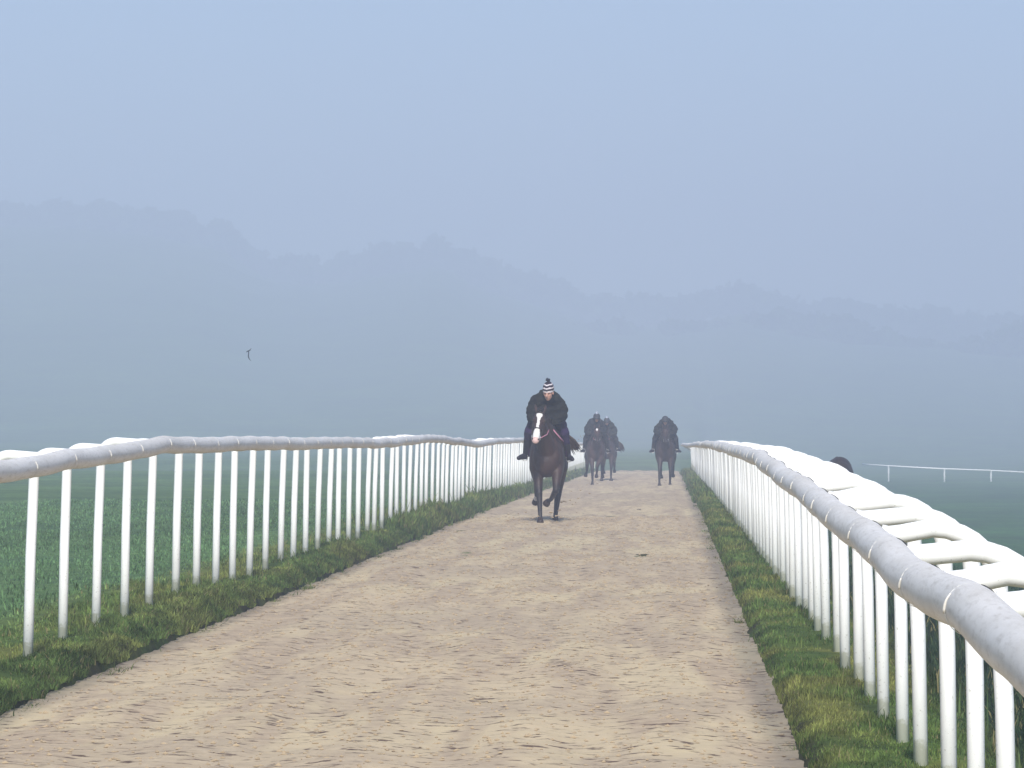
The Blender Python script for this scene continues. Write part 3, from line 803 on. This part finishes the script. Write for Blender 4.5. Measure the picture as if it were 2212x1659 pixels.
    # chest hanging between the arms, collar
    j.ell(sh + Vector((0, 0.02, -0.16)), (0.20, 0.16, 0.20)); j.ell((sh * .5 + hip * .5) + Vector((0, -.05, -0.10)), (0.17, 0.22, 0.16))
    j.chain([sh + Vector((0, -0.03, 0.03)), hc - upv * 0.10 - fwd * 0.03], [0.095, 0.078])
    jc = np.array(jacket)
    def jcol(co):
        n = fbm(co[:, 0] * 14, co[:, 2] * 10 + co[:, 1] * 6, 4, 3)[:, None]
        return jc[None] * (0.6 + 0.8 * n)
    j.fused("jacket", M_CLOTH, root, 0.015, 4, jcol, wrinkle=0.055)
    # ---- breeches
    q = MB()
    q.ell(hip + Vector((0, 0.02, -0.03)), (0.175, 0.17, 0.16))
    for s, h_, K, A in ((-1, hipL, KL, AL), (1, hipR, KR, AR)):
        q.chain([h_, h_ * .5 + K * .5 + Vector((s * .01, 0, .01)), K], [0.125, 0.105, 0.078]); q.chain([K, K * .6 + A * .4], [0.076, 0.066])
    bc = np.array(breech)
    q.fused("breeches", M_CLOTH, root, 0.015, 3, lambda co: bc[None] * (0.6 + 0.8 * fbm(co[:, 0] * 12, co[:, 2] * 12, 8, 3)[:, None]), wrinkle=0.03)
    # ---- boots
    for s, K, A, T in ((-1, KL, AL, TLo), (1, KR, AR, TRo)):
        bt = MB(); top = K * .68 + A * .32
        bt.chain([top, K * .4 + A * .6, A], [0.068, 0.060, 0.047]); hl_ = A + Vector((0, 0.025, -0.055))
        bt.chain([A, hl_], [0.046, 0.043]); bt.chain([hl_, (hl_ + T) * .5 + Vector((0, 0, .012)), T], [0.042, 0.046, 0.034])
        bt.fused("boot", M_BOOT, root, 0.012, 3)
    # ---- hat
    if hat == 'beanie':
        h = MB(); V, Fc = [], []
        prof = [(-0.002, 0.092), (0.03, 0.096), (0.06, 0.095), (0.09, 0.086), (0.115, 0.070), (0.135, 0.048), (0.148, 0.022), (0.152, 0.002)]
        prof2 = []
        for i in range(len(prof) - 1):
            for k in range(4):
                f = k / 4; prof2.append((prof[i][0] * (1 - f) + prof[i + 1][0] * f, prof[i][1] * (1 - f) + prof[i + 1][1] * f))
        prof2.append(prof[-1]); seg = 28
        cols_ = []
        for z_, r_ in prof2:
            for k in range(seg):
                a = 2 * math.pi * k / seg
                rib = 1 + 0.012 * math.cos(a * 14)
                p = hc + upv * (0.028 + z_) - fwd * (0.012 + z_ * 0.12) + rt * (math.cos(a) * r_ * 0.92 * rib) + fwd * (math.sin(a) * r_ * 1.08 * rib)
                V.append(p)
                wv = 0.004 * math.sin(a * 5)
                zz = z_ + wv
                st = (zz < 0.024) or (0.056 < zz < 0.073) or (0.106 < zz < 0.121)
                cols_.append((0.66, 0.60, 0.62) if st else (0.018, 0.012, 0.022))
        for i in range(len(prof2) - 1):
            for k in range(seg):
                k2 = (k + 1) % seg; Fc.append((i * seg + k, i * seg + k2, (i + 1) * seg + k2, (i + 1) * seg + k))
        ho = np_mesh("hat", np.array([tuple(p) for p in V]), np.array(Fc), M_CLOTH, root, col=np.array(cols_))
        pm = MB(); pc = hc + upv * 0.20 - fwd * 0.035; rr = random.Random(9)
        pm.ell(pc, (0.026, 0.026, 0.026), None, 10, 8)
        for i in range(90):
            v = Vector((rr.gauss(0, 1), rr.gauss(0, 1), rr.gauss(0, 1))).normalized()
            pm.tube([pc, pc + v * 0.022, pc + v * rr.uniform(.034, .043)], [0.006, 0.006, 0.002], 4)
        pm.build("pompom", M_NAVY, ho)
    else:
        h = MB(); h.ell(hc + upv * 0.045 - fwd * 0.01, (0.104, 0.125, 0.105), H3)
        h.ell(hc + upv * 0.025 + fwd * 0.105, (0.075, 0.055, 0.012), H3)
        ho = h.fused("helmet", M_HELMET, root, 0.014, 2)
        if hat == 'peak':
            MB().cap(hc + upv * 0.14, hc + upv * 0.19 - fwd * .02, 0.045, 0.018).build("helmet_tuft", M_GREYCAP, ho)
    return root
M_BOOT, nt, b = mat("black_boot_leather", (0.016, 0.014, 0.022), 0.45)
M_NAVY, nt, b = mat("navy_wool", (0.012, 0.016, 0.035), 0.95)
M_HELMET, nt, b = mat("dark_helmet_silk", (0.03, 0.03, 0.035), 0.6)
M_GREYCAP, nt, b = mat("grey_cap_bobble", (0.35, 0.38, 0.46), 0.9)

def zt(d): return float(base_z(d))
HANDS = [(-0.07, 0.03, 1.53), (0.085, 0.02, 1.545)]
FEET = [(-0.36, 0.50, 0.985), (0.34, 0.50, 0.965)]
pose1 = dict(poll=(-0.085, -0.42, 1.70), muzzle=(-0.155, -0.80, 1.27), hands=HANDS, feet=FEET, clothmat=M_PURPLE,
    tail=[(0.02, 1.72, 1.34), (0.10, 1.90, 1.40), (0.24, 1.98, 1.36), (0.35, 1.98, 1.26), (0.43, 1.96, 1.14)],
    legs=[dict(t='f', p=[(-0.15, 0.12, 1.00), (-0.145, 0.06, 0.80), (-0.115, -0.10, 0.47), (-0.098, -0.17, 0.16), (-0.095, -0.20, 0.07)], h=(0, -.25, -1)),
          dict(t='f', p=[(0.15, 0.12, 1.00), (0.165, 0.0, 0.80), (0.150, -0.18, 0.52), (0.065, 0.06, 0.37), (0.015, 0.13, 0.34)], h=(-.35, .7, -.5)),
          dict(t='h', p=[(-0.16, 1.40, 1.12), (-0.19, 1.22, 0.86), (-0.195, 1.62, 0.62), (-0.215, 1.93, 0.40), (-0.23, 2.00, 0.33)], h=(-.1, .6, -.5)),
          dict(t='h', p=[(0.16, 1.35, 1.10), (0.185, 1.02, 0.86), (0.155, 1.22, 0.50), (0.118, 1.06, 0.17), (0.110, 1.00, 0.07)], h=(0, -.3, -1))])
D1 = 68.3; X1 = (1181 - VPX) / F * D1
make_horse("horse", "dark bay horse with white blaze galloping in front of the others", (X1, D1, zt(D1)), 0.0, pose1,
           blaze=[(0.0, 0.0), (0.06, 0.020), (0.09, 0.045), (0.19, 0.050), (0.27, 0.026), (0.34, 0.019), (0.50, 0.022), (0.57, 0.022), (0.63, 0.040), (0.72, 0.052), (0.86, 0.062), (1.0, 0.060), (1.3, 0.06)], socks=(2,))
g1 = dict(hip=(0.0, 0.66, 1.74), sh=(0.0, 0.13, 1.93), head=(0.03, -0.11, 2.035), turn=-0.25, hands=HANDS,
    elbows=[(-0.215, 0.14, 1.66), (0.215, 0.14, 1.66)], knees=[(-0.285, 0.30, 1.42), (0.265, 0.30, 1.41)],
    ank=[(-0.345, 0.52, 1.09), (0.325, 0.52, 1.07)], toe=[(-0.455, 0.40, 1.015), (0.395, 0.40, 0.995)])
make_rider("crouching rider in black jacket and striped bobble hat on the leading horse", (X1, D1, zt(D1)), 0.0, g1, (0.014, 0.015, 0.014), (0.026, 0.015, 0.050))

LG2 = [dict(t='f', p=[(-0.13, 0.12, 1.00), (-0.12, 0.0, 0.80), (-0.10, -0.20, 0.48), (-0.09, -0.22, 0.16), (-0.10, -0.24, 0.07)], h=(0, -.2, -1)),
       dict(t='f', p=[(0.14, 0.12, 1.00), (0.13, -0.05, 0.80), (0.05, -0.26, 0.58), (0.03, -0.02, 0.36), (0.02, 0.04, 0.32)], h=(0, .5, -.6)),
       dict(t='h', p=[(-0.18, 1.40, 1.12), (-0.24, 1.25, 0.86), (-0.28, 1.65, 0.66), (-0.30, 1.92, 0.40), (-0.33, 1.98, 0.33)], h=(-.1, .5, -.6)),
       dict(t='h', p=[(0.17, 1.40, 1.12), (0.19, 1.15, 0.86), (0.19, 1.50, 0.60), (0.18, 1.40, 0.36), (0.18, 1.36, 0.30)], h=(0, -.4, -.7))]
LG3 = [dict(t='f', p=[(-0.14, 0.12, 1.00), (-0.15, 0.0, 0.80), (-0.16, -0.14, 0.48), (-0.17, -0.18, 0.16), (-0.17, -0.2, 0.07)], h=(0, -.2, -1)),
       dict(t='f', p=[(0.15, 0.12, 1.00), (0.15, 0.02, 0.80), (0.15, -0.06, 0.46), (0.14, 0.0, 0.16), (0.14, 0.0, 0.07)], h=(0, -.2, -1)),
       dict(t='h', p=[(-0.16, 1.40, 1.12), (-0.17, 1.15, 0.86), (-0.15, 1.45, 0.60), (-0.13, 1.30, 0.36), (-0.12, 1.25, 0.30)], h=(0, -.3, -.7)),
       dict(t='h', p=[(0.18, 1.40, 1.12), (0.21, 1.25, 0.86), (0.22, 1.70, 0.64), (0.23, 1.92, 0.40), (0.23, 1.98, 0.33)], h=(0, .5, -.6))]
H2 = [(-0.08, 0.03, 1.50), (0.08, 0.03, 1.50)]
pose2 = dict(poll=(0.04, -0.40, 1.66), muzzle=(0.07, -0.80, 1.30), hands=H2, feet=FEET, legs=LG2,
    tail=[(0, 1.72, 1.34), (0.02, 1.92, 1.42), (0.05, 2.1, 1.35), (0.08, 2.2, 1.15), (0.1, 2.25, .95)])
pose3 = dict(poll=(-0.02, -0.40, 1.64), muzzle=(-0.04, -0.80, 1.28), hands=H2, feet=FEET, legs=LG3,
    tail=[(0.02, 1.72, 1.34), (0.16, 1.92, 1.36), (0.30, 2.0, 1.30), (0.44, 2.0, 1.18), (0.50, 1.98, 1.0)])
pose4 = dict(poll=(0.0, -0.40, 1.66), muzzle=(0.02, -0.78, 1.28), hands=H2, feet=FEET, legs=LG3,
    tail=[(0, 1.72, 1.34), (0.02, 1.92, 1.42), (0.0, 2.1, 1.35), (-0.02, 2.2, 1.15), (-.02, 2.25, .95)])
def gfar(**k):
    g = dict(hip=(0.0, 0.66, 1.70), sh=(0.0, 0.14, 1.85), head=(0.0, -0.08, 1.965), hands=H2,
        elbows=[(-0.24, 0.14, 1.60), (0.24, 0.14, 1.60)], knees=[(-0.30, 0.32, 1.38), (0.30, 0.32, 1.38)],
        ank=[(-0.36, 0.56, 1.08), (0.36, 0.56, 1.08)], toe=[(-0.44, 0.45, 1.01), (0.44, 0.45, 1.01)])
    g.update(k); return g
d = 129.0; X = (1287 - VPX) / F * d
GRP = "riders following behind"
make_horse("horse", "brown horse nearest the left rail in the misty pair, one foreleg lifted", (X, d, zt(d)), 0, pose2, bay=BAY * 1.2, voxel=0.018,
           blaze=[(0.0, 0.0), (0.1, 0.0), (0.14, 0.03), (0.24, 0.03), (0.3, 0.0), (1.2, 0.0)], group="horses following behind")
make_rider("rider with pale tufted helmet on the left horse of the misty pair", (X, d, zt(d)), 0, gfar(head=(0.03, -.04, 2.0)), (0.02, 0.022, 0.026), (0.03, 0.028, 0.03), 'peak', 0.02, group=GRP)
d = 146.0; X = (1311 - VPX) / F * d
make_horse("horse", "dark horse half hidden behind the left horse of the misty pair, tail flung out", (X, d, zt(d)), 0, pose3, bay=BAY * 0.9, voxel=0.018,
           blaze=[(0.0, 0.0), (0.1, 0.0), (0.14, 0.028), (0.26, 0.03), (0.33, 0.0), (1.2, 0.0)], group="horses following behind")
make_rider("rider half hidden behind the pale helmeted rider of the misty pair", (X, d, zt(d)), 0, gfar(), (0.024, 0.028, 0.024), (0.03, 0.03, 0.03), 'peak', 0.02, group=GRP)
d = 127.0; X = (1437 - VPX) / F * d
make_horse("horse", "dark horse galloping alone beside the right rail in the mist", (X, d, zt(d)), 0, pose4, bay=BAY * 0.8, voxel=0.018, group="horses following behind")
make_rider("crouching dark rider on the lone misty horse by the right rail", (X, d, zt(d)), 0, gfar(sh=(0.03, 0.14, 1.80), head=(0.0, -0.08, 1.90)), (0.018, 0.02, 0.02), (0.02, 0.02, 0.022), 'helmet', 0.02, group=GRP)

# horse grazing in the lower field, only its back shows over the right rail
LGs = [dict(t='f', p=[(s * 0.15, 0.12, 1.00), (s * 0.14, 0.10, 0.80), (s * 0.13, 0.06, 0.46), (s * 0.13, 0.08, 0.16), (s * 0.13, 0.05, 0.07)], h=(0, -.2, -1)) for s in (-1, 1)] + \
      [dict(t='h', p=[(s * 0.16, 1.40, 1.12), (s * 0.17, 1.20, 0.86), (s * 0.16, 1.55, 0.56), (s * 0.16, 1.50, 0.18), (s * 0.16, 1.46, 0.07)], h=(0, -.2, -1)) for s in (-1, 1)]
poseG = dict(poll=(0, -0.85, 0.75), muzzle=(0, -0.98, 0.20), hands=H2, feet=FEET, legs=LGs,
    tail=[(0, 1.72, 1.34), (0, 1.84, 1.28), (0, 1.88, 1.05), (0, 1.88, .8), (0, 1.86, .55)])
d = 92.0; X = (1804 - VPX) / F * d
make_horse("horse", "dark brown horse in the right field, only its back showing over the rail", (X, d, CAMZ - (985.5 - VPY) / F * d - 1.56), math.pi + 0.03, poseG,
           bay=np.array([0.03, 0.02, 0.016]), voxel=0.02, tack=False, headdown=True)

# ------------------------------------------------------------------ bird
bp = P(535, 764, 110)
bird = empty("bird", bp, 0); tag(bird, "small dark swallow banking low over the left field", "bird")
m = MB()
m.chain([(-0.050, 0, 0.052), (-0.015, 0, 0.072), (0.02, 0.02, 0.085)], [0.010, 0.017, 0.011]); m.cap((-0.05, 0, .052), (-0.066, 0, .044), 0.010, 0.003)
m.fused("body", M_BIRD, bird, 0.004, 2)
MB().add([(0.0, 0, 0.08), (0.03, 0, 0.115), (0.075, 0.03, 0.15), (0.035, 0.01, 0.09), (0.0, 0.008, 0.08), (0.03, 0.008, 0.115), (0.035, 0.018, 0.09)], [(0, 1, 2, 3), (4, 6, 2, 5), (0, 4, 5, 1), (0, 3, 6, 4)]).build("wing", M_BIRD, bird, False)
wg = [(0.0, 0.07, .018), (0.0, 0.02, .020), (-0.006, -0.03, .022), (-0.004, -0.08, .024), (0.014, -0.125, .020), (0.048, -0.165, .012), (0.066, -0.178, .002)]
V, Fc = [], []
for x, z, w in wg:
    V += [(x - w * .6, 0, z), (x + w * .6, 0.01, z), (x, 0.016, z)]
for i in range(len(wg) - 1):
    a, b_ = i * 3, i * 3 + 3
    Fc += [(a, a + 1, b_ + 1, b_), (a + 1, a + 2, b_ + 2, b_ + 1), (a + 2, a, b_, b_ + 2)]
MB().add(V, Fc).build("wing", M_BIRD, bird, False)
MB().add([(0.012, 0.01, 0.082), (0.02, 0.015, 0.092), (0.06, 0.05, 0.096), (0.03, 0.02, 0.088), (0.058, 0.05, 0.078), (0.016, 0.02, 0.087)], [(0, 1, 2, 3), (0, 3, 4), (5, 1, 2), (5, 0, 4)]).build("tail", M_BIRD, bird, False)

# ------------------------------------------------------------------ dirt thrown up by hooves, twig
kp, kr = [], []
for (X, d, z0, n, sx, sz) in ((X1 + 0.35, D1 + 0.8, 0.30, 16, 0.10, 0.16), (X1 - 0.1, D1 - 0.2, 0.06, 34, 0.28, 0.06), ((1255 - VPX) / F * 131, 131, 1.28, 9, 0.12, 0.10), ((1424 - VPX) / F * 128, 128, 0.05, 14, .2, .12), ((1284 - VPX) / F * 129, 129, 0.05, 14, .25, .08)):
    for i in range(n):
        kp.append((X + RNG.normal() * sx, d + RNG.normal() * 0.4, zt(d) + abs(z0 + RNG.normal() * sz))); kr.append(RNG.uniform(0.008, 0.022))
o = clods("flying_dirt", np.array(kp), np.array(kr)); tag(o, "small clods of sand thrown up by the galloping hooves", "dirt", kind="stuff")
tw = P(1380, 1103, 79.2)
tz = zt(tw.y) + float(track_h(np.array([tw.x]), np.array([tw.y]))[0])
o = MB().tube([(-0.06, 0.25, 0.012), (-0.02, 0.05, 0.03), (0.05, -0.18, 0.02), (0.07, -0.30, 0.012)], [0.004, 0.009, 0.010, 0.005], 6).tube([(0, 0, .025), (0.06, 0.04, 0.04)], [0.006, 0.003], 5).build("twig", M_TWIG)
o.scale = (0.6, 0.6, 0.6); o.location = (tw.x, tw.y, tz); tag(o, "thin dark twig lying on the sand ahead of the lone right horse", "twig")

# ------------------------------------------------------------------ haze: one even box of air round everything
hz = bpy.data.meshes.new("haze")
x0, x1, y0, y1, z0, z1 = -700, 700, -60, 1660, -8, 86
V = [(x, y, z) for x in (x0, x1) for y in (y0, y1) for z in (z0, z1)]
hz.from_pydata(V, [], [(0, 1, 3, 2), (4, 6, 7, 5), (0, 4, 5, 1), (2, 3, 7, 6), (0, 2, 6, 4), (1, 5, 7, 3)])
haze = link(bpy.data.objects.new("haze", hz)); tag(haze, "pale blue morning mist over the gallop", "haze", kind="stuff")
mh = bpy.data.materials.new("mist"); mh.use_nodes = True; nt = mh.node_tree; nt.nodes.clear()
pv = nt.nodes.new("ShaderNodeVolumePrincipled"); out = nt.nodes.new("ShaderNodeOutputMaterial")
pv.inputs["Color"].default_value = (0.705, 0.785, 0.98, 1)
pv.inputs["Density"].default_value = 0.0024
pv.inputs["Anisotropy"].default_value = 0.0
nt.links.new(pv.outputs[0], out.inputs["Volume"]); hz.materials.append(mh)
